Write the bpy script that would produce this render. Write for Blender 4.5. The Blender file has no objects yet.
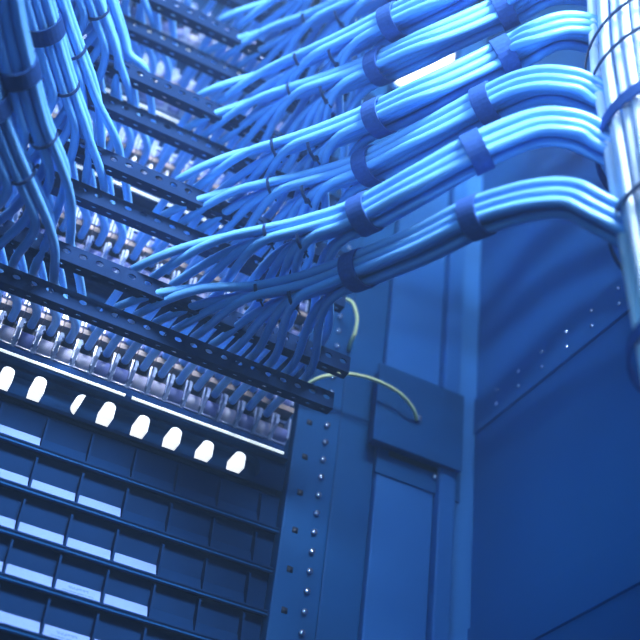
import bpy, bmesh, math, random
from mathutils import Vector, Matrix
random.seed(7)
scene = bpy.context.scene
COL = scene.collection
# ------------------------------------------------------------------ camera
F_PX = 1171.3
DIST = 1.006                       # camera to the plane of the patch panels (y = 0)
CAM = Vector((0.0, -DIST, 1.0))
AX = Vector((0.88278, -0.36032, 0.30146))     # world x, y, z seen as (right, up, forward)
AY = Vector((-0.45773, -0.51514, 0.72465))
AZ = Vector((0.10581, 0.77769, 0.61968))
RIGHT = Vector((AX[0], AY[0], AZ[0])); UP = Vector((AX[1], AY[1], AZ[1])); FWD = Vector((AX[2], AY[2], AZ[2]))
cd = bpy.data.cameras.new('camera')
cam = bpy.data.objects.new('camera', cd); COL.objects.link(cam)
cam.matrix_world = Matrix(((RIGHT[0], UP[0], -FWD[0], CAM[0]), (RIGHT[1], UP[1], -FWD[1], CAM[1]),
                           (RIGHT[2], UP[2], -FWD[2], CAM[2]), (0, 0, 0, 1)))
cd.sensor_width = 36.0
cd.lens = F_PX / 640 * 36.0
cd.clip_start = 0.01
cd.dof.use_dof = True
cd.dof.focus_distance = 1.14
cd.dof.aperture_fstop = 3.4
scene.camera = cam
# ------------------------------------------------------------------ world and lights
w = bpy.data.worlds.new('world'); scene.world = w; w.use_nodes = True
bg = w.node_tree.nodes['Background']
bg.inputs[0].default_value = (0.09, 0.30, 0.75, 1); bg.inputs[1].default_value = 0.6
vol = w.node_tree.nodes.new('ShaderNodeVolumeScatter')        # added scatter standing in for the pale veil of an out-of-focus door mesh
vol.inputs['Color'].default_value = (0.38, 0.62, 1, 1); vol.inputs['Density'].default_value = 0.10; vol.inputs['Anisotropy'].default_value = 0.2
w.node_tree.links.new(vol.outputs[0], w.node_tree.nodes['World Output'].inputs['Volume'])
def area_light(name, loc, target, sx, sy, power, colour, spread=180):
    l = bpy.data.lights.new(name, 'AREA'); l.shape = 'RECTANGLE'; l.size = sx; l.size_y = sy
    l.energy = power; l.color = colour; l.spread = math.radians(spread)
    o = bpy.data.objects.new(name, l); COL.objects.link(o); o.location = loc
    o.rotation_euler = (Vector(target) - Vector(loc)).to_track_quat('-Z', 'Y').to_euler()
    return o
area_light('aisle_ceiling_lamp', (0.35, -1.80, 2.75), (0.42, -0.30, 1.95), 1.0, 0.5, 30, (0.68, 0.80, 1.0), 58)
area_light('fill_light_low', (-0.9, -1.7, 1.1), (0.2, 0.0, 1.6), 0.8, 0.8, 5.0, (0.16, 0.50, 1.0))  # added fill from an unseen source, brightens the undersides
area_light('fill_light_opposite', (-0.6, -2.2, 2.5), (0.2, 0.0, 1.6), 1.4, 0.8, 5, (0.14, 0.52, 1.0), 120)  # added unseen fill, replaces ambient light lost to the scatter
def spot(name, loc, target, angle, power, colour, blend=0.9):
    l = bpy.data.lights.new(name, 'SPOT'); l.energy = power; l.color = colour; l.spot_size = math.radians(angle); l.spot_blend = blend
    l.shadow_soft_size = 0.06
    o = bpy.data.objects.new(name, l); COL.objects.link(o); o.location = loc
    o.rotation_euler = (Vector(target) - Vector(loc)).to_track_quat('-Z', 'Y').to_euler()
spot('pool_spot_upper', (-0.75, -1.75, 1.5), (0.64, -0.10, 2.02), 17, 130, (0.45, 0.65, 1.0))  # this and the next two are added, unseen, to throw soft light pools
spot('pool_spot_middle', (-0.75, -1.75, 1.2), (0.62, -0.03, 1.55), 11, 60, (0.15, 0.55, 1.0))
spot('pool_spot_lower', (-0.75, -1.75, 0.9), (0.64, -0.24, 1.60), 8, 60, (0.15, 0.55, 1.0))
scene.view_settings.view_transform = 'Standard'
scene.view_settings.look = 'None'
scene.view_settings.exposure = 0.0
scene.view_settings.gamma = 1.0
scene.view_settings.use_curve_mapping = False
# ------------------------------------------------------------------ helpers
def ray(px, py):
    a, b, c = px - 320, 320 - py, F_PX
    return RIGHT * a + UP * b + FWD * c
def P(px, py, p):
    """the point seen at a pixel that stands p metres out from the panel plane"""
    r = ray(px, py)
    return CAM + r * ((DIST - p) / r.y)
def Pz(px, py, z):
    """the point seen at a pixel at a given height"""
    r = ray(px, py)
    return CAM + r * ((z - CAM.z) / r.z)
def setp(o, label=None, cat=None, group=None, kind=None):
    for k, v in (('label', label), ('category', cat), ('group', group), ('kind', kind)):
        if v: o[k] = v
    return o
def link(name, me, mat=None, parent=None, loc=None):
    o = bpy.data.objects.new(name, me); COL.objects.link(o)
    if mat and me and not me.materials: me.materials.append(mat)
    if parent: o.parent = parent
    if loc is not None: o.location = loc
    return o
def empty(name, loc):
    o = bpy.data.objects.new(name, None); COL.objects.link(o); o.location = loc
    o.empty_display_size = 0.01
    return o
def mesh(name, verts, faces, smooth=False):
    me = bpy.data.meshes.new(name); me.from_pydata([tuple(v) for v in verts], [], faces)
    me.update()
    if smooth: me.polygons.foreach_set('use_smooth', [True] * len(me.polygons))
    return me
def bm_mesh(name, bm, smooth=False):
    bmesh.ops.recalc_face_normals(bm, faces=bm.faces[:])
    me = bpy.data.meshes.new(name); bm.to_mesh(me); bm.free()
    if smooth: me.polygons.foreach_set('use_smooth', [True] * len(me.polygons))
    return me
def box(name, x0, x1, y0, y1, z0, z1, bevel=0.0):
    bm = bmesh.new(); bmesh.ops.create_cube(bm, size=1.0)
    for v in bm.verts:
        v.co = Vector(((x0 + x1) / 2 + v.co.x * (x1 - x0), (y0 + y1) / 2 + v.co.y * (y1 - y0), (z0 + z1) / 2 + v.co.z * (z1 - z0)))
    if bevel: bmesh.ops.bevel(bm, geom=bm.edges[:], offset=bevel, segments=2, affect='EDGES', profile=0.6)
    return bm_mesh(name, bm)
def prism_x(name, prof, x0, x1):
    """profile of (y, z) points swept along x"""
    n = len(prof); v = [(x0, y, z) for y, z in prof] + [(x1, y, z) for y, z in prof]
    f = [tuple(range(n))[::-1], tuple(range(n, 2 * n))] + [(i, (i + 1) % n, n + (i + 1) % n, n + i) for i in range(n)]
    bm = bmesh.new(); vs = [bm.verts.new(c) for c in v]
    for q in f: bm.faces.new([vs[i] for i in q])
    return bm_mesh(name, bm)
def tube(name, pts, r, seg=10):
    pts = [Vector(p) for p in pts]; n = len(pts); V = []; Fc = []
    t0 = (pts[1] - pts[0]).normalized()
    nrm = t0.orthogonal().normalized()
    for i, p in enumerate(pts):
        t = (pts[min(i + 1, n - 1)] - pts[max(i - 1, 0)]).normalized()
        nrm = (nrm - t * nrm.dot(t)).normalized(); b = t.cross(nrm)
        for k in range(seg):
            a = 2 * math.pi * k / seg
            V.append(p + (nrm * math.cos(a) + b * math.sin(a)) * r)
    for i in range(n - 1):
        for k in range(seg):
            k2 = (k + 1) % seg
            Fc.append((i * seg + k, i * seg + k2, (i + 1) * seg + k2, (i + 1) * seg + k))
    Fc.append(tuple(range(seg))[::-1]); Fc.append(tuple(range((n - 1) * seg, n * seg)))
    return mesh(name, V, Fc, True)
def catmull(pts, per=10):
    pts = [Vector(p) for p in pts]
    q = [pts[0] * 2 - pts[1]] + pts + [pts[-1] * 2 - pts[-2]]
    out = []
    for i in range(1, len(q) - 2):
        a, b, c, d = q[i - 1], q[i], q[i + 1], q[i + 2]
        for j in range(per):
            t = j / per
            out.append(0.5 * (2 * b + (c - a) * t + (2 * a - 5 * b + 4 * c - d) * t * t + (3 * b - a - 3 * c + d) * t ** 3))
    out.append(pts[-1]); return out
def bezier(a, b, c, d, n):
    out = []
    for i in range(n):
        t = i / n; s = 1 - t
        out.append(a * s ** 3 + b * 3 * s * s * t + c * 3 * s * t * t + d * t ** 3)
    return out
ORD = ['first', 'second', 'third', 'fourth', 'fifth', 'sixth', 'seventh', 'eighth', 'ninth', 'tenth', 'eleventh', 'twelfth',
       'thirteenth', 'fourteenth', 'fifteenth', 'sixteenth', 'seventeenth', 'eighteenth', 'nineteenth', 'twentieth']
# ------------------------------------------------------------------ materials
def mat(name, col, rough=0.5, metal=0.0, noise=0.0, scale=40, emit=None, power=0.0, vary=0.0, bump=0.0, alpha=None, trans=0.0, spec=0.5, coat=0.0):
    m = bpy.data.materials.new(name); m.use_nodes = True; nt = m.node_tree; b = nt.nodes['Principled BSDF']
    b.inputs['Base Color'].default_value = (*col, 1); b.inputs['Roughness'].default_value = rough
    b.inputs['Metallic'].default_value = metal; b.inputs['Specular IOR Level'].default_value = spec
    b.inputs['Coat Weight'].default_value = coat
    b.inputs['Transmission Weight'].default_value = trans
    if noise or bump or vary:
        tc = nt.nodes.new('ShaderNodeTexCoord'); nz = nt.nodes.new('ShaderNodeTexNoise')
        nz.inputs['Scale'].default_value = scale; nz.inputs['Detail'].default_value = 3
        nt.links.new(tc.outputs['Object'], nz.inputs['Vector'])
        hs = nt.nodes.new('ShaderNodeHueSaturation'); hs.inputs['Color'].default_value = (*col, 1)
        mr = nt.nodes.new('ShaderNodeMapRange'); mr.inputs['From Min'].default_value = 0.3; mr.inputs['From Max'].default_value = 0.7
        mr.inputs['To Min'].default_value = 1 - noise; mr.inputs['To Max'].default_value = 1 + noise
        nt.links.new(nz.outputs['Fac'], mr.inputs['Value'])
        last = mr.outputs[0]
        if vary:
            oi = nt.nodes.new('ShaderNodeObjectInfo'); m2 = nt.nodes.new('ShaderNodeMapRange')
            m2.inputs['To Min'].default_value = 1 - vary; m2.inputs['To Max'].default_value = 1 + vary
            nt.links.new(oi.outputs['Random'], m2.inputs['Value'])
            mu = nt.nodes.new('ShaderNodeMath'); mu.operation = 'MULTIPLY'
            nt.links.new(last, mu.inputs[0]); nt.links.new(m2.outputs[0], mu.inputs[1]); last = mu.outputs[0]
        nt.links.new(last, hs.inputs['Value']); nt.links.new(hs.outputs[0], b.inputs['Base Color'])
        if bump:
            bp = nt.nodes.new('ShaderNodeBump'); bp.inputs['Strength'].default_value = bump; bp.inputs['Distance'].default_value = 0.001
            nt.links.new(nz.outputs['Fac'], bp.inputs['Height']); nt.links.new(bp.outputs[0], b.inputs['Normal'])
    if emit:
        b.inputs['Emission Color'].default_value = (*emit, 1); b.inputs['Emission Strength'].default_value = power
    return m
M_CABLE = mat('cable_jacket_blue', (0.155, 0.455, 0.92), 0.31, noise=0.06, scale=25, vary=0.10, spec=0.55)
M_TRUNK = mat('cable_jacket_lit_blue', (0.66, 0.82, 0.99), 0.35, noise=0.05, scale=25, vary=0.06)  # the blue jacket lightened to carry overexposed highlights on the trunk
M_BAR = mat('black_steel', (0.005, 0.022, 0.080), 0.7, metal=0.0, noise=0.15, scale=60, spec=0.04)
M_PLATE = mat('dark_blue_plate', (0.004, 0.026, 0.095), 0.8, noise=0.2, scale=18, spec=0.02)
M_RAIL = mat('dark_gloss_plastic', (0.002, 0.018, 0.070), 0.7, noise=0.1, scale=30, spec=0.02)
M_POST = mat('rack_steel', (0.004, 0.060, 0.20), 0.6, noise=0.12, scale=12, spec=0.08)
M_WALL = mat('cabinet_side_paint', (0.026, 0.14, 0.40), 0.6, noise=0.06, scale=6, spec=0.08)
M_STRIP = mat('cabinet_channel_paint', (0.016, 0.105, 0.33), 0.6, noise=0.06, scale=8, spec=0.08)
M_JACK = mat('jack_clear_plastic', (0.38, 0.50, 0.80), 0.18, noise=0.12, scale=90, trans=0.25, spec=0.6)
M_CAP = mat('jack_cap_grey', (0.13, 0.17, 0.42), 0.3, noise=0.25, scale=70, spec=0.5)
M_LEDGE = mat('panel_ledge_blue', (0.010, 0.045, 0.16), 0.8, noise=0.1, scale=30, spec=0.03)
M_CAPW = mat('jack_cap_pale', (0.46, 0.47, 0.66), 0.3, noise=0.2, scale=70, spec=0.5)
M_SOCKET = mat('socket_black', (0.004, 0.010, 0.03), 0.5)
M_BROWN = mat('circuit_board_brown', (0.24, 0.19, 0.19), 0.6, noise=0.35, scale=60)
M_TIE = mat('cable_tie_black', (0.008, 0.03, 0.11), 0.45)
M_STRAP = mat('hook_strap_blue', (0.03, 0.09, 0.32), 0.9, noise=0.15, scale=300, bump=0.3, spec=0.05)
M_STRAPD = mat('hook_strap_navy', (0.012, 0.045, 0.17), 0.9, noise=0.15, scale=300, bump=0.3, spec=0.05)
M_LED = mat('white_light', (0.9, 0.95, 1), 0.4, emit=(0.88, 0.95, 1.0), power=1.15)
M_EDGE = mat('edge_glint', (0.9, 0.95, 1), 0.3, emit=(0.75, 0.92, 1.0), power=0.9)  # glow stands in for light reflected by the panel edge
M_GLOW = mat('channel_glow', (0.9, 0.95, 1), 0.4, emit=(0.90, 0.95, 1.0), power=3.2)  # glow put in for the strongly lit channel wall
M_LABEL = mat('label_paper', (0.13, 0.22, 0.52), 0.4, noise=0.10, scale=40, spec=0.1)
M_SCREW = mat('screw_zinc', (0.55, 0.66, 0.85), 0.25, metal=0.9)
M_GREEN = mat('earth_wire_yellow_green', (0.52, 0.66, 0.36), 0.4, noise=0.08, scale=40)
M_FLOOR = mat('raised_floor', (0.03, 0.10, 0.28), 0.5, noise=0.1, scale=3)
def add_print(m):
    # a line of small print across the label
    nt = m.node_tree; b = nt.nodes['Principled BSDF']; src = b.inputs['Base Color'].links[0].from_socket
    tc = nt.nodes.new('ShaderNodeTexCoord'); mp = nt.nodes.new('ShaderNodeMapping'); mp.inputs['Scale'].default_value = (900, 0, 500)
    nz = nt.nodes.new('ShaderNodeTexNoise'); nz.inputs['Scale'].default_value = 1.0; nz.inputs['Detail'].default_value = 0
    sp = nt.nodes.new('ShaderNodeSeparateXYZ')
    nt.links.new(tc.outputs['Object'], mp.inputs[0]); nt.links.new(mp.outputs[0], nz.inputs['Vector']); nt.links.new(tc.outputs['Object'], sp.inputs[0])
    def mth(op, a, bb):
        n = nt.nodes.new('ShaderNodeMath'); n.operation = op
        for i, v in enumerate((a, bb)):
            if isinstance(v, (int, float)): n.inputs[i].default_value = v
            else: nt.links.new(v, n.inputs[i])
        return n.outputs[0]
    ink = mth('GREATER_THAN', nz.outputs['Fac'], 0.47)
    l1 = mth('MULTIPLY', mth('GREATER_THAN', sp.outputs[2], 0.0085), mth('LESS_THAN', sp.outputs[2], 0.0115))
    l2 = mth('MULTIPLY', mth('GREATER_THAN', sp.outputs[2], 0.0045), mth('LESS_THAN', sp.outputs[2], 0.0062))
    ab = mth('ABSOLUTE', sp.outputs[0], 0)
    ln = mth('ADD', mth('MULTIPLY', l1, mth('LESS_THAN', ab, 0.010)), mth('MULTIPLY', l2, mth('LESS_THAN', ab, 0.015)))
    fac = mth('MULTIPLY', mth('MULTIPLY', ink, ln), 0.7)
    mx = nt.nodes.new('ShaderNodeMix'); mx.data_type = 'RGBA'
    nt.links.new(fac, mx.inputs[0]); nt.links.new(src, mx.inputs[6]); mx.inputs[7].default_value = (0.02, 0.06, 0.2, 1)
    nt.links.new(mx.outputs[2], b.inputs['Base Color'])
M_PRINT = mat('printed_label_paper', (0.13, 0.22, 0.52), 0.4, noise=0.10, scale=40, spec=0.1)
add_print(M_PRINT)
# ------------------------------------------------------------------ setting
XW = 0.64
def struct(name, me, m): return setp(link(name, me, m), kind='structure')
struct('floor', box('floor', -1.5, 1.2, -2.4, 0.5, -0.05, 0.0), M_FLOOR)
struct('wall_back', box('wall_back', -0.8, XW, 0.15, 0.16, 0.0, 2.6), M_PLATE)
wr = struct('wall_right', box('wall_right', XW, XW + 0.02, -0.75, 0.16, 0.0, 2.6), M_WALL)
def at_wall(px, py):
    r = ray(px, py); return CAM + r * (XW / r.x)
za, zb = at_wall(545, 380).z, at_wall(477, 400).z
link('side_rail', box('side_rail', XW - 0.004, XW, -0.70, 0.02, za, zb, 0.001), M_WALL, wr)
link('side_rail', box('side_rail', XW - 0.004, XW, -0.70, 0.02, za - 0.30, zb - 0.30, 0.001), M_WALL, wr)
sme = tube('rivet', [(XW - 0.003, 0, 0), (XW - 0.0058, 0, 0)], 0.0022, 8)
for i in range(9):
    for j in range(2):
        link('rivet', sme, M_SCREW, wr, (0, -0.05 - i * 0.045, za + (zb - za) * (0.3 + 0.4 * j)))
# vertical channels between the rack post and the side wall
struct('trim_1', box('trim_1', 0.458, 0.505, -0.004, 0.15, 0.0, 2.6, 0.002), M_POST)
struct('trim_2', box('trim_2', 0.506, 0.580, -0.010, 0.15, 0.0, 2.6, 0.002), M_STRIP)
struct('trim_3', box('trim_3', 0.581, 0.603, -0.020, 0.15, 0.0, 2.6, 0.003), M_STRIP)
struct('trim_4', box('trim_4', 0.604, XW, 0.0, 0.15, 0.0, 2.6, 0.002), M_WALL)
# rack post
XE = 0.405
post = setp(empty('rack_post', (XE + 0.026, 0, 0.0)), 'blue steel rack post with a column of small screws beside the patch panels', 'rack post')
link('post_body', box('post_body', -0.026, 0.026, -0.006, 0.10, 0.0, 2.6, 0.002), M_POST, post)
scr = tube('screw', [(0, -0.006, 0), (0, -0.0095, 0)], 0.0032, 10)
for i in range(34):
    link('screw', scr, M_SCREW, post, (0.010, 0, 1.36 + i * 0.0222))
hole = tube('mounting_hole', [(0, -0.0055, 0), (0, -0.0066, 0)], 0.0045, 4)
for i in range(30):
    link('mounting_hole', hole, M_SOCKET, post, (-0.011, 0, 1.40 + i * 0.0445))
# ------------------------------------------------------------------ patch panels (3U each)
PITCH = 0.0203; X0 = 0.0905 - 9 * PITCH     # fin positions; jack i sits between fin i and i+1
NJ = 24; UNIT = 0.1334
ZL = 1.657                                   # edge glint of the lowest unit
def zunit(k): return ZL + k * UNIT
PNAME = ['lowest', 'second-lowest', 'middle', 'second-highest', 'topmost']
XL = X0 - 0.01
# jack meshes, origin at the jack's base line on the panel plane, x centre
hw = PITCH / 2
bmj = bmesh.new()
def shell_jack():
    # an open-fronted housing: a floor ledge, two cheeks and a back
    prof = [(-hw + 0.001, 0.004, 0.0), (hw - 0.001, 0.004, 0.0)]
    v = []; f = []
    def bx(x0, x1, y0, y1, z0, z1):
        b = len(v)
        v.extend([(x0, y0, z0), (x1, y0, z0), (x1, y1, z0), (x0, y1, z0), (x0, y0, z1), (x1, y0, z1), (x1, y1, z1), (x0, y1, z1)])
        f.extend([tuple(b + i for i in q) for q in ((0, 3, 2, 1), (4, 5, 6, 7), (0, 1, 5, 4), (1, 2, 6, 5), (2, 3, 7, 6), (3, 0, 4, 7))])
    bx(-hw + .0008, hw - .0008, -0.010, 0.004, 0.000, 0.006)
    bx(-hw + .0008, -hw + .0028, -0.016, 0.004, 0.005, 0.030)
    bx(hw - .0028, hw - .0008, -0.016, 0.004, 0.005, 0.030)
    bx(-hw + .0008, hw - .0008, -0.006, 0.004, 0.028, 0.032)
    return mesh('jack', v, f)
ME_JACK = shell_jack()
ME_FIN = mesh('latch', *(lambda pr, t: ([(-t, y, z) for y, z in pr] + [(t, y, z) for y, z in pr],
        [(4, 3, 2, 1, 0), (5, 6, 7, 8, 9)] + [(i, (i + 1) % 5, 5 + (i + 1) % 5, 5 + i) for i in range(5)]))
        ([(0.0, -0.002), (-0.010, -0.002), (-0.026, 0.012), (-0.028, 0.022), (0.0, 0.012)], 0.0016))
def cap_mesh():
    V = []; Fc = []; n = 10
    for x in (-hw + .0035, hw - .0035):
        for k in range(n):
            a = 2 * math.pi * k / n
            V.append((x, -0.009 + 0.0085 * math.cos(a), 0.010 + 0.0085 * math.sin(a)))
    for k in range(n): Fc.append((k, (k + 1) % n, n + (k + 1) % n, n + k))
    Fc += [tuple(range(n))[::-1], tuple(range(n, 2 * n))]
    return mesh('wire_cap', V, Fc, True)
ME_CAP = cap_mesh(); ME_CAP2 = ME_CAP.copy(); ME_CAP.materials.append(M_CAP); ME_CAP2.materials.append(M_CAPW)
ME_SOCK = box('socket', -hw + .003, hw - .003, -0.004, 0.003, 0.019, 0.029, 0.001)
ME_CLIP = mesh('contact_clip', *(lambda: ([(-.0012, -.018, .024), (.0012, -.018, .024), (.0012, -.006, .040), (-.0012, -.006, .040), (-.0012, -.014, .024), (.0012, -.014, .024), (.0012, -.002, .040), (-.0012, -.002, .040)],
        [(0, 1, 2, 3), (7, 6, 5, 4), (0, 4, 5, 1), (1, 5, 6, 2), (2, 6, 7, 3), (3, 7, 4, 0)]))())
def panel(k):
    z = zunit(k)
    t = setp(empty('patch_panel', (0, 0, z)), f'{PNAME[k]} patch panel of clear jacks with blue cables plugged in', 'patch panel', 'patch panels in the rack')
    link('back_plate', box('back_plate', XL, XE - 0.001, 0.004, 0.030, -0.006, UNIT - 0.007), M_PLATE, t)
    link('ledge', box('ledge', XL, XE - 0.012, -0.011, 0.004, 0.002, 0.0105, 0.001), M_LEDGE, t)
    lit = []
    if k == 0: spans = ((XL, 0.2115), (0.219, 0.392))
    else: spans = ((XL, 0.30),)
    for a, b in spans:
        link('edge_glint', box('edge_glint', a, b, -0.0145, -0.0125, -0.0010, 0.0012 if k == 0 else 0.0016), M_EDGE, t)
    link('front_lip', box('front_lip', XL, XE - 0.006, -0.0122, 0.004, -0.005, 0.0015), M_RAIL, t)
    for i in range(NJ):
        x = X0 + (i + 0.5) * PITCH
        if x > XE - 0.012: break
        j = link('jack', ME_JACK, M_JACK, t, (x, 0, 0.013))
        link('latch', ME_FIN, M_JACK, j, (-hw, 0, 0))
        link('wire_cap', ME_CAP2 if (i in (16, 18, 20, 22, 10) or random.random() < .2) else ME_CAP, None, j)
        link('socket', ME_SOCK, M_SOCKET, j)
        link('contact_clip', ME_CLIP, M_JACK, j, (-hw + .0035, 0, 0))
    # the upper row: its brown boards hang above the lower row's cables
    bme = box('circuit_board', -hw + 0.0006, hw - 0.0006, -0.020, 0.004, 0.0, 0.006)
    for i in range(NJ):
        x = X0 + (i + 0.5) * PITCH
        if x > XE - 0.012: break
        link('circuit_board', bme, M_BROWN, t, (x, 0, 0.049))
        j = link('jack', ME_JACK, M_JACK, t, (x, 0, 0.056))
        link('wire_cap', ME_CAP, None, j)
    return t
for k in range(5): panel(k)
# ------------------------------------------------------------------ cable support bars
def perforated(name, x0, x1, rows, prof):
    """an angle bar: prof is a list of (y, z) corners; rows[i] = (pitch, half width, half height, offset) holes in strip i"""
    V = []; Fc = []; cache = {}
    def vert(x, y, z):
        key = (round(x, 5), round(y, 5), round(z, 5))
        if key not in cache: cache[key] = len(V); V.append((x, y, z))
        return cache[key]
    pitch = rows[0][0]; n = int(round((x1 - x0) / pitch)); K = 4
    for s in range(len(prof) - 1):
        (ya, za), (yb, zb) = prof[s], prof[s + 1]; L = math.hypot(yb - ya, zb - za)
        _, rw, rh, off = rows[s]
        def pt(u, v):
            return vert(u, ya + (yb - ya) * v / L, za + (zb - za) * v / L)
        for c in range(n):
            u0 = x0 + c * pitch; u1 = u0 + pitch; uc = (u0 + u1) / 2; vc = L * off
            outer = [pt(u0 + (u1 - u0) * i / K, 0) for i in range(K)] + [pt(u1, L * i / K) for i in range(K)] + \
                    [pt(u1 - (u1 - u0) * i / K, L) for i in range(K)] + [pt(u0, L - L * i / K) for i in range(K)]
            N = len(outer)
            inner = []
            for i in range(N):
                a = -3 * math.pi / 4 + 2 * math.pi * i / N
                inner.append(pt(uc + rw * math.cos(a), vc + rh * math.sin(a)))
            for i in range(N):
                j = (i + 1) % N
                Fc.append((outer[i], outer[j], inner[j], inner[i]))
    me = mesh(name, V, Fc)
    o = link(name, me, M_BAR)
    md = o.modifiers.new('thickness', 'SOLIDIFY'); md.thickness = 0.0016; md.offset = 0
    return o
PB = (0.105, 0.135)             # how far the lower and upper bar of a unit stand out from the panel
ZB = (1.6865, 1.7135)           # top edge of the two bars in the lowest unit
BH = 0.019; BF = 0.012
BORD = ['lowest', 'second-lowest', 'third-lowest', 'fourth-lowest', 'middle', 'fourth-highest', 'third-highest', 'second-highest', 'topmost']
bar_me = [None, None]
for k in range(5):
    for h in range(2 if k < 4 else 1):
        if bar_me[h] is None:
            hp = 0.0164
            xl = 0.385 - 28 * hp
            o = perforated('cable_support_bar', xl, 0.385 + hp * 1, [(hp, 0.0040, 0.0030, 0.42), (hp, 0.0034, 0.0016, 0.5)],
                           [(0, 0), (0, -BH), (BF, -BH)])
            bar_me[h] = o
        else:
            o = bar_me[h].copy(); COL.objects.link(o)
        o.location = (0, -PB[h], ZB[h] + k * UNIT)
        o.name = 'cable_support_bar'
        setp(o, f'black perforated steel cable support bar, {BORD[2 * k + h]} in the rack', 'support bar', 'perforated cable support bars')
# ------------------------------------------------------------------ network cables
CR = 0.0044
def jack_x(i): return X0 + (i + 0.5) * PITCH
SLOT12 = []
def slots(n):
    s = 2.12 * CR; rows = (2, 3, 4, 3) if n > 9 else (2, 3, 2, 2) if n > 7 else (2, 3, 2)
    out = []
    for r, c in enumerate(rows):
        for i in range(c): out.append(((len(rows) - 1) / 2 * s * .87 - r * s * .87, (i - (c - 1) / 2) * s))
    while len(out) < n: out.append((-(len(rows) + 1) / 2 * s * .87, (len(out) % 2) * s))
    return out
class Bundle:
    def __init__(self, pts, per=12):
        self.c = catmull(pts, per); n = len(self.c); self.n = n
        self.T = [(self.c[min(i + 1, n - 1)] - self.c[max(i - 1, 0)]).normalized() for i in range(n)]
        self.N = [(UP - t * UP.dot(t)).normalized() for t in self.T]
        self.B = [t.cross(nn) for t, nn in zip(self.T, self.N)]
    def at(self, i, s): return self.c[i] + self.N[i] * s[0] + self.B[i] * s[1]
    def near_px(self, px, axis=0):
        best = min(range(self.n), key=lambda i: abs(self.px(i)[axis] - px)); return best
    def px(self, i):
        d = self.c[i] - CAM; z = d.dot(FWD)
        return (320 + F_PX * d.dot(RIGHT) / z, 320 - F_PX * d.dot(UP) / z)
collar = tube('collar', [(0, 0.008, 0), (0, -0.004, 0)], CR * 1.28, 10)
def cable_path(i, k, h, bun, j0, slot, side):
    x = jack_x(i); z = zunit(k) + (0.0375 if h == 0 else 0.0615); zt = ZB[h] + k * UNIT + CR + 0.001
    a = Vector((x, -0.004, z)); b = Vector((x, -0.035, z + 0.001)); c = Vector((x + (0.003 if side > 0 else -0.042), -PB[h] + 0.004, zt))
    pts = [a, a.lerp(b, .5)] + bezier(b, b + Vector((0, -0.02, 0)), c + Vector((0 if side > 0 else 0.012, 0.02, -0.001)), c, 6)
    e = bun.at(j0, slot); L = (e - c).length
    pts += bezier(c, c + (Vector((side * 0.25, -1, 0.03)).normalized() + (e - c).normalized() * 0.7).normalized() * L * 0.34, e - bun.T[j0] * L * 0.36, e, 14)
    pts += [bun.at(q, slot) for q in range(j0, bun.n, 1)]
    return pts
BND = {}
def make_cables(k, h, side, bun, ids, joins):
    """ids in the order in which they take the slots, outermost first"""
    sl = slots(len(ids)); dirn = 'right' if side > 0 else 'left'
    order_lr = sorted(ids)
    for r, i in enumerate(ids):
        s = sl[r]; s = (s[0] + random.uniform(-.0006, .0006), s[1] + random.uniform(-.0006, .0006))
        me = tube('network_cable', cable_path(i, k, h, bun, joins[r], s, side), CR)
        o = link('network_cable', me, M_CABLE)
        setp(o, f'blue network cable, {ORD[order_lr.index(i)]} from left of those bending {dirn} over {BORD[2 * k + h]} bar', 'cable',
             f'cables running {dirn} from the bars')
        cz = zunit(k) + (0.0375 if h == 0 else 0.0615)
        link('collar', collar, M_SOCKET, o, (jack_x(i), -0.012, cz))
# right-hand bundles: pixel way of the bundle's middle line in the lowest unit with its distance out from the panel
RIGHT_PX = {(0, 0): [(150, 306), (205, 300), (255, 299), (305, 289), (354, 272), (420, 245), (477, 217), (530, 201), (570, 199), (597, 212)],
            (0, 1): [(152, 276), (200, 256), (265, 243), (312, 232), (361, 216), (420, 184), (477, 152), (530, 130), (565, 128), (597, 140)],
            (1, 0): [(172, 220), (215, 206), (268, 195), (317, 184), (366, 168), (425, 138), (487, 104), (530, 86), (565, 85), (597, 97)],
            (1, 1): [(180, 187), (220, 170), (273, 157), (325, 140), (376, 119), (430, 93), (505, 56), (535, 40), (565, 30), (597, 36)],
            (2, 0): [(195, 136), (235, 117), (289, 100), (335, 85), (378, 68), (430, 44), (505, 10), (535, -8), (565, -15), (597, -10)],
            (2, 1): [(203, 110), (243, 92), (297, 69), (345, 47), (390, 24), (440, 0), (500, -30), (535, -50), (565, -60), (597, -55)],
            (3, 0): [(212, 62), (252, 45), (304, 28), (350, 8), (395, -12), (440, -35), (500, -68), (535, -88), (565, -98), (597, -92)],
            (3, 1): [(220, 38), (258, 18), (312, -8), (360, -32), (405, -55), (450, -80), (505, -110), (535, -130), (565, -140), (597, -135)],
            (4, 0): [(226, -14), (262, -30), (316, -52), (365, -75), (410, -98), (455, -122), (510, -155), (540, -170), (570, -180), (597, -175)]}
RISE = (.006, .010, .014, .018, .022)
PT = 0.465
TX, TY = 0.535, -0.505; TR = 0.080          # the vertical trunk of cables
def trunk_r(z): return 0.056 + max(0, min(1, (z - 1.45) / 0.40)) * 0.026
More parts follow.
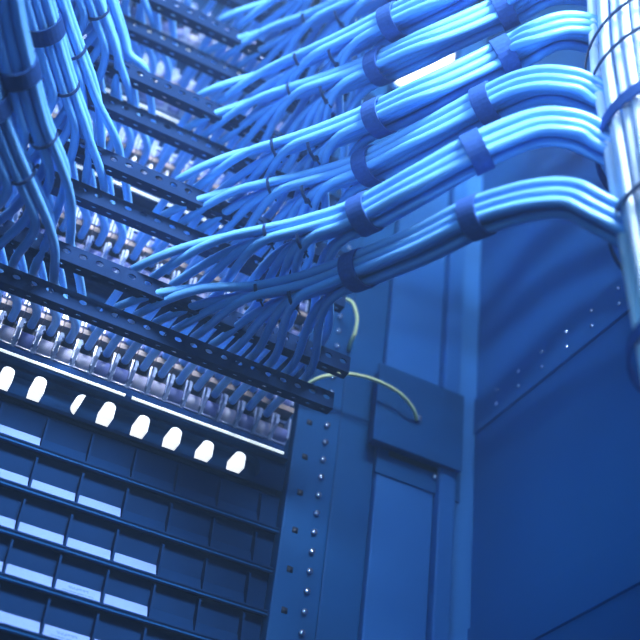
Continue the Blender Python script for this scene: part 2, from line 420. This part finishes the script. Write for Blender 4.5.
for (k, h), pp in RIGHT_PX.items():
        pts = [Pz(q[0], q[1], ZB[h] + k * UNIT + z_) for q, z_ in zip(pp, RISE)]
        p4 = -pts[-1].y
        pts += [P(q[0], q[1], p4 + (PT - p4) * t_) for q, t_ in zip(pp[5:], (.36, .64, .84, .95, 1))]
        e = pts[-1]
        pts += [Vector((TX - 0.03, TY + 0.02, e.z - 0.035)), Vector((TX, TY + 0.01, e.z - 0.09))]
        b = Bundle(pts); BND[(k, h, 1)] = b
        first = 12 + min(k, 1)
        ids = [i for i in range(first, NJ) if jack_x(i) < XE - 0.026]
        xs = [pts[0].x + 0.05, pts[4].x - 0.004]
        joins = []
        for r in range(len(ids)):
            xt = xs[0] + (xs[1] - xs[0]) * (r / (len(ids) - 1)) ** 0.8
            joins.append(min(range(12 * 5), key=lambda q: abs(b.c[q].x - xt)))
        make_cables(k, h, 1, b, ids, joins)
# left-hand bundles: outer edge pixels, per bar
LEFT = {(0, 0): [(64, 268, .15), (50, 218, .185), (29, 170, .22), (8, 120, .25), (-12, 60, .29), (-28, -10, .33), (-40, -90, .37)],
        (0, 1): [(80, 215, .18), (64, 165, .215), (46, 120, .245), (33, 75, .275), (18, 15, .31), (5, -60, .35), (-5, -130, .39)],
        (1, 0): [(102, 165, .15), (88, 120, .185), (74, 80, .215), (58, 28, .25), (42, -30, .285), (28, -100, .33), (18, -170, .37)],
        (1, 1): [(104, 112, .18), (92, 75, .205), (77, 35, .235), (65, 0, .26), (48, -55, .30), (34, -130, .345), (25, -200, .38)],
        (2, 0): [(130, 88, .145), (119, 45, .18), (105, 5, .21), (88, -45, .245), (70, -110, .29), (55, -180, .33), (45, -250, .37)],
        (2, 1): [(136, 70, .165), (128, 38, .185), (116, 0, .215), (98, -50, .255), (80, -120, .30), (65, -190, .34), (55, -260, .38)],
        (3, 0): [(153, 20, .145), (144, -20, .18), (130, -65, .21), (112, -120, .25), (95, -190, .295), (80, -260, .34), (70, -320, .38)],
        (4, 0): [(172, -60, .145), (163, -100, .18), (149, -145, .21), (131, -200, .25), (114, -270, .295), (100, -340, .34), (90, -400, .38)],
        (3, 1): [(160, 0, .165), (150, -40, .195), (135, -90, .23), (118, -150, .27), (100, -220, .31), (85, -290, .35), (75, -350, .39)]}
for (k, h), pp in LEFT.items():
    pts = [Pz(q[0] - 14, q[1] + 4, ZB[h] + k * UNIT + 0.006 + 0.006 * n_) for n_, q in enumerate(pp)]
    
    b = Bundle(pts); b.N = [(RIGHT - t * RIGHT.dot(t)).normalized() for t in b.T]; b.B = [t.cross(n) for t, n in zip(b.T, b.N)]
    BND[(k, h, -1)] = b
    last = 11 + min(k, 1)
    ids = list(range(last, max(last - 10, -1), -1))
    joins = [10 + int(round(28 * (r / (len(ids) - 1)))) for r in range(len(ids))]
    make_cables(k, h, -1, b, ids, joins)
# ------------------------------------------------------------------ straps and ties
def band(name, c, T, N, B, ra, rb, width, thick, m, seg=28):
    """a flat band round a bundle: half sizes ra along N and rb along B"""
    V = []; Fc = []
    for (off, g) in ((-width / 2, thick), (width / 2, thick), (width / 2, 0), (-width / 2, 0)):
        for s in range(seg):
            a = 2 * math.pi * s / seg
            V.append(T * off + N * (ra + g) * math.cos(a) + B * (rb + g) * math.sin(a))
    for q in range(4):
        for s in range(seg):
            s2 = (s + 1) % seg; q2 = (q + 1) % 4
            Fc.append((q * seg + s, q * seg + s2, q2 * seg + s2, q2 * seg + s))
    bm = bmesh.new(); vs = [bm.verts.new(v) for v in V]
    for f in Fc: bm.faces.new([vs[i] for i in f])
    return link(name, bm_mesh(name, bm, False), m, None, c)
def strap(k, h, side, idx, m, text, width=0.017):
    b = BND[(k, h, side)]
    n = 10
    o = band('cable_strap', b.c[idx], b.T[idx], b.N[idx], b.B[idx], 0.0174, 0.0194, width, 0.0020, m)
    return setp(o, text, 'cable strap', 'hook-and-loop straps around bundles')
for k in range(5):
    for h in range(2 if k < 4 else 1):
        b = BND[(k, h, 1)]
        i1 = 12 * 4 + 1; i2 = 12 * 6
        strap(k, h, 1, i1, M_STRAP, f'blue hook-and-loop strap on {BORD[2*k+h]} right bundle, nearer the support bars')
        strap(k, h, 1, i2, M_STRAP, f'blue hook-and-loop strap on {BORD[2*k+h]} right bundle, nearer the thick vertical trunk')
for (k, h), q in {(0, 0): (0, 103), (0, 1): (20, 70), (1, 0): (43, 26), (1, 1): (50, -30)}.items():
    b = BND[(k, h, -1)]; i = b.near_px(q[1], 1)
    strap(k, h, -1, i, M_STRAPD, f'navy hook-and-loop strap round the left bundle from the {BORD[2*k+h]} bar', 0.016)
def tie(b, idx, s, ra, rb, text, group):
    c = b.c[idx] + b.N[idx] * s[0] + b.B[idx] * s[1]
    t = setp(empty('cable_tie', c), text, 'cable tie', group)
    o = band('loop', (0, 0, 0), b.T[idx], b.N[idx], b.B[idx], ra, rb, 0.0030, 0.0012, M_TIE, 20); o.parent = t
    d = -FWD - b.T[idx] * (-FWD).dot(b.T[idx]); d.normalize()
    hd = box('tie_head', -.0028, .0028, -.0024, .0024, -.002, .003, .0005)
    ho = link('tie_head', hd, M_TIE, t)
    ho.location = -b.N[idx] * (ra + 0.001) + b.B[idx] * 0.0; ho.rotation_euler = b.N[idx].to_track_quat('Z', 'X').to_euler()
    tail = tube('tie_tail', [-b.N[idx] * ra, -b.N[idx] * (ra + 0.008) + b.T[idx] * 0.003], 0.0010, 5)
    link('tie_tail', tail, M_TIE, t)
for k in range(5):
    for h in range(2 if k < 4 else 1):
        b = BND[(k, h, 1)]
        tie(b, 12 * 2 + 1, (0.0085, 0.0), 0.0085, 0.0100, f'thin dark cable tie on upper cables of {BORD[2*k+h]} right bundle', 'thin cable ties')
        tie(b, 12 * 3 - 3, (-0.004, 0.0), 0.0100, 0.0120, f'thin dark cable tie lower on the fan of {BORD[2*k+h]} right bundle', 'thin cable ties')
for (k, h), ys in {(0, 0): (172,), (0, 1): (140,), (1, 0): (88,), (1, 1): (52,), (2, 0): (12,)}.items():
    b = BND[(k, h, -1)]; i = b.near_px(ys[0], 1)
    tie(b, i, (0.006, 0), 0.0110, 0.0150, f'thin dark cable tie on the left bundle from the {BORD[2*k+h]} bar', 'thin cable ties')
# ------------------------------------------------------------------ the thick vertical trunk on the right
NT = 30; TCR = 0.0044
for i in range(NT):
    a = math.radians(150 + i * 225 / (NT - 1)); rr = 0.0032 if i % 2 == 1 else 0
    ph = random.uniform(0, 6); pts = []
    for j in range(26):
        z = 0.9 + j * 0.056
        r2 = trunk_r(z) + rr + 0.0015 * math.sin(ph + z * 9); aa = a + 0.012 * math.sin(ph * 2 + z * 6)
        pts.append((TX + r2 * math.cos(aa), TY + r2 * math.sin(aa), z))
    o = link('trunk_cable', tube('trunk_cable', pts, TCR, 10), M_TRUNK)
    setp(o, f'blue cable, painted as brightly lit, in the thick vertical trunk, {ORD[i] if i < 20 else ORD[i-20] + " past the twentieth"} from its left side', 'cable', 'cables of the vertical trunk')
def ring_z(px, py):
    """height of a horizontal ring round the trunk whose near side is seen at a pixel"""
    r = ray(px, py); best = None; t = 0.0003
    while t < 0.0012:
        q = CAM + r * t
        if math.hypot(q.x - TX, q.y - TY) < trunk_r(q.z) + 0.008: return q.z
        t += 0.000002
    return (CAM + r * 0.0006).z
for (px, py, wd, m, tx) in ((630, 2, .003, M_TIE, 'thin cable tie round the trunk, topmost in view'),
                            (637, 31, .003, M_TIE, 'thin cable tie round the trunk just above a wide strap'),
                            (636, 92, .014, M_STRAP, 'wide blue strap round the trunk, upper one'),
                            (632, 194, .0045, M_TIE, 'narrow dark tie round the trunk between the two wide straps'),
                            (636, 338, .013, M_STRAP, 'wide blue strap round the trunk, lower one')):
    z = ring_z(px, py)
    o = band('trunk_strap', Vector((TX, TY, z)), Vector((0, 0, 1)), Vector((1, 0, 0)), Vector((0, 1, 0)), trunk_r(z) + 0.0085, trunk_r(z) + 0.0085, wd, 0.0018, m, 64)
    setp(o, tx, 'cable strap', 'straps round the trunk')
# ------------------------------------------------------------------ indicator strip below the lowest patch panel
ind = setp(empty('indicator_strip', (0, 0, 1.615)), 'dark indicator strip with a row of white lights below the lowest jacks', 'indicator strip')
def slot_plate(x0, x1, z0, z1, sx0, sx1, zc, r, y0, y1):
    bm = bmesh.new(); N = 12
    ring = [(sx1 + r * math.sin(math.pi * i / N), zc + r * math.cos(math.pi * i / N)) for i in range(N + 1)] + \
           [(sx0 - r * math.sin(math.pi * i / N), zc - r * math.cos(math.pi * i / N)) for i in range(N + 1)]
    outer = []
    for (x, z) in ring:
        if x > sx1 + 1e-6: q = (x1, zc + (z - zc) / r * (z1 - zc if z > zc else zc - z0))
        elif x < sx0 - 1e-6: q = (x0, zc + (z - zc) / r * (z1 - zc if z > zc else zc - z0))
        else: q = (x, z1 if z > zc else z0)
        outer.append(q)
    n = len(ring)
    R = [[bm.verts.new((x, y, z)) for x, z in L] for L, y in ((outer, y0), (ring, y0), (ring, y1))]
    for a in range(2):
        for i in range(n):
            j = (i + 1) % n
            bm.faces.new((R[a][i], R[a][j], R[a + 1][j], R[a + 1][i]))
    return bm_mesh('slotted_plate', bm)
link('slotted_plate', slot_plate(XL, XE - 0.004, 0.002, 0.036, XL + 0.03, 0.359, 0.0195, 0.0135, -0.0035, 0.012), M_RAIL, ind)
link('slot_back', box('slot_back', XL, XE - 0.006, 0.008, 0.012, 0.003, 0.035), M_PLATE, ind)
def pill(name, w_, h_, y0, y1, half=False):
    bm = bmesh.new(); n = 10; prof = []
    for i in range(n + 1):
        a = math.pi * i / n
        prof.append((w_ * math.cos(a), h_ - w_ * 0.8 + w_ * 0.8 * math.sin(a)))
    prof += [(-w_, -h_), (w_, -h_)]
    if half: prof = [(w_ * 0.45, h_ * 0.95)] + [(w_ * 1.2 * math.cos(a) + w_ * 0.45, h_ * math.sin(a)) for a in [math.radians(100 + 16 * i) for i in range(10)]]
    A = [bm.verts.new((x, y0, z)) for x, z in prof]; B = [bm.verts.new((x, y1, z)) for x, z in prof]
    bm.faces.new(A); bm.faces.new(B[::-1])
    for i in range(len(A)): bm.faces.new((A[i], A[(i + 1) % len(A)], B[(i + 1) % len(A)], B[i]))
    return bm_mesh(name, bm)
lm = pill('indicator_light', 0.0062, 0.0085, -0.014, 0.006); lh = pill('indicator_light', 0.0075, 0.0085, -0.010, 0.006, True)
for i, (px, py) in enumerate(((5, 379), (37, 389), (79, 404), (106, 414), (140, 427), (172, 439), (204, 452), (236, 463))):
    q = P(px, py, 0.004)
    link('indicator_light', lh if i == 2 else lm, M_LED, ind, (q.x, 0, q.z - 1.615))
# ------------------------------------------------------------------ empty label panels at the bottom
RZ = [1.6147, 1.5712, 1.5265, 1.4810, 1.4385, 1.3945, 1.3505]
DX = [0.1465 + 0.0466 * i for i in range(-3, 6)]
lab_w = 0.0466
dvm = prism_x('divider', [(0.006, 0.001), (-0.0075, 0.001), (-0.0075, 0.012), (-0.0045, 0.036), (0.006, 0.042)], -0.0011, 0.0011)
lbm = prism_x('label_strip', [(-0.0055, 0.0025), (0.0004, 0.0150), (0.0020, 0.0145), (-0.0040, 0.0020)], -0.0216, 0.0216)
lbm2 = lbm.copy(); lbm3 = lbm.copy()
PL = ['topmost', 'second from top', 'third from top', 'fourth from top', 'fifth from top', 'bottom']
for r in range(6):
    z0 = RZ[r + 1]; hgt = RZ[r] - z0
    t = setp(empty('label_panel', (0, 0, z0)), f'dark panel of empty labelled bays below the lights, {PL[r]} of the stack', 'panel', 'empty panels at the bottom of the rack')
    link('back_plate', box('back_plate', XL, XE - 0.003, 0.0035, 0.03, 0.0, hgt - 0.0005), M_RAIL, t)
    link('rail', prism_x('rail', [(0.0035, -0.001), (-0.0065, -0.001), (-0.0080, 0.0005), (-0.0080, 0.0020), (0.0035, 0.0020)], XL, XE - 0.003), M_RAIL, t)
    link('rail_bead', prism_x('rail_bead', [(-0.0050, -0.0036), (-0.0075, -0.0030), (-0.0080, -0.0015), (-0.0050, -0.0011)], XL, XE - 0.003), M_POST, t)
    for x in DX: link('divider', dvm, M_RAIL, t, (x, 0, 0))
    NBRIGHT = (3, 5, 6, 6, 6, 6)[r]  # strips past these are darkened to imitate the reflected light fading out
    for n_, x in enumerate(DX[:-1]):
        if (r, n_) in ((3, 4), (4, 4)): link('label_strip', lbm3, M_PRINT, t, (x + lab_w / 2, 0, 0))
        elif n_ < NBRIGHT: link('label_strip', lbm, M_LABEL, t, (x + lab_w / 2, 0, 0))
        else: link('label_strip_dim', lbm2, M_RAIL, t, (x + lab_w / 2, 0, 0))
# ------------------------------------------------------------------ junction box and earth wires
BP = 0.030
bt = P(380, 362, BP); br = P(465, 393, BP); bb = P(378, 440, BP)
jb = setp(empty('junction_box', (bt.x, 0, bb.z)), 'flat blue junction box on the channel right of the rack post', 'junction box')
link('cover', box('cover', 0, br.x - bt.x, -BP, -BP + 0.004, 0, bt.z - bb.z, 0.0012), M_POST, jb)
link('box_body', box('box_body', 0.004, br.x - bt.x - 0.004, -BP + 0.004, -0.010, 0.004, bt.z - bb.z - 0.004, 0.001), M_POST, jb)
bolt_p = P(417, 420, BP)
link('bolt', tube('bolt', [(bolt_p.x - bt.x, -BP, bolt_p.z - bb.z), (bolt_p.x - bt.x, -BP - 0.006, bolt_p.z - bb.z)], 0.004, 6), M_SCREW, jb)
b2 = P(434, 478, 0.012)
pl = setp(empty('mounting_plate', (b2.x, 0, b2.z)), 'flat steel plate with a bright bolt below the junction box', 'plate')
link('plate', box('plate', -0.075, 0.035, -0.0125, -0.0105, -0.02, 0.06, 0.0006), M_POST, pl)
link('under_box_shade', box('under_box_shade', -0.060, 0.012, -0.0135, -0.012, 0.006, 0.034, 0.0005), M_SOCKET, pl)  # black slab painted in as the shade below the junction box
link('bolt', tube('bolt', [(0, -0.0125, 0), (0, -0.017, 0)], 0.004, 6), M_SCREW, pl)
WIRE = [(300, 393, .012), (308, 384, .03), (325, 376, .045), (350, 374, .05), (375, 380, .052), (398, 392, .050), (412, 407, .044), (417, 420, .034)]
ew = link('earth_wire', tube('earth_wire', catmull([P(*q) for q in WIRE], 6), 0.0021, 10), M_GREEN)
setp(ew, 'pale yellow-green earth wire arching to the bolt on the junction box', 'wire', 'earth wires')
W2 = [(345, 298, .03), (353, 304, .035), (357, 318, .035), (355, 332, .03), (351, 342, .02), (349, 350, .004)]
ew2 = link('earth_wire', tube('earth_wire', catmull([P(*q) for q in W2], 6), 0.0021, 10), M_GREEN)
setp(ew2, 'short curved yellow-green wire beside the post under the lowest bundle', 'wire', 'earth wires')
# ------------------------------------------------------------------ glowing box standing in for the brightly lit channel wall
l0 = P(425, 105, 0.012); l1 = P(428, 25, 0.012)
la, lb = P(398, 72, 0.03).x, P(453, 72, 0.03).x
lc, lw = (la + lb) / 2, (lb - la) / 2
lp = setp(empty('channel_lit_patch', (lc, -0.010, l0.z)), 'brightly lit patch of the channel, made as a glowing box, between two right bundles', 'light patch')
link('glow_backing', box('glow_backing', -lw - 0.003, lw + 0.003, -0.014, -0.0005, -0.01, l1.z - l0.z + 0.01, 0.002), M_STRIP, lp)
link('glow_face', box('glow_face', -lw, lw, -0.020, -0.013, 0.0, l1.z - l0.z, 0.003), M_GLOW, lp)
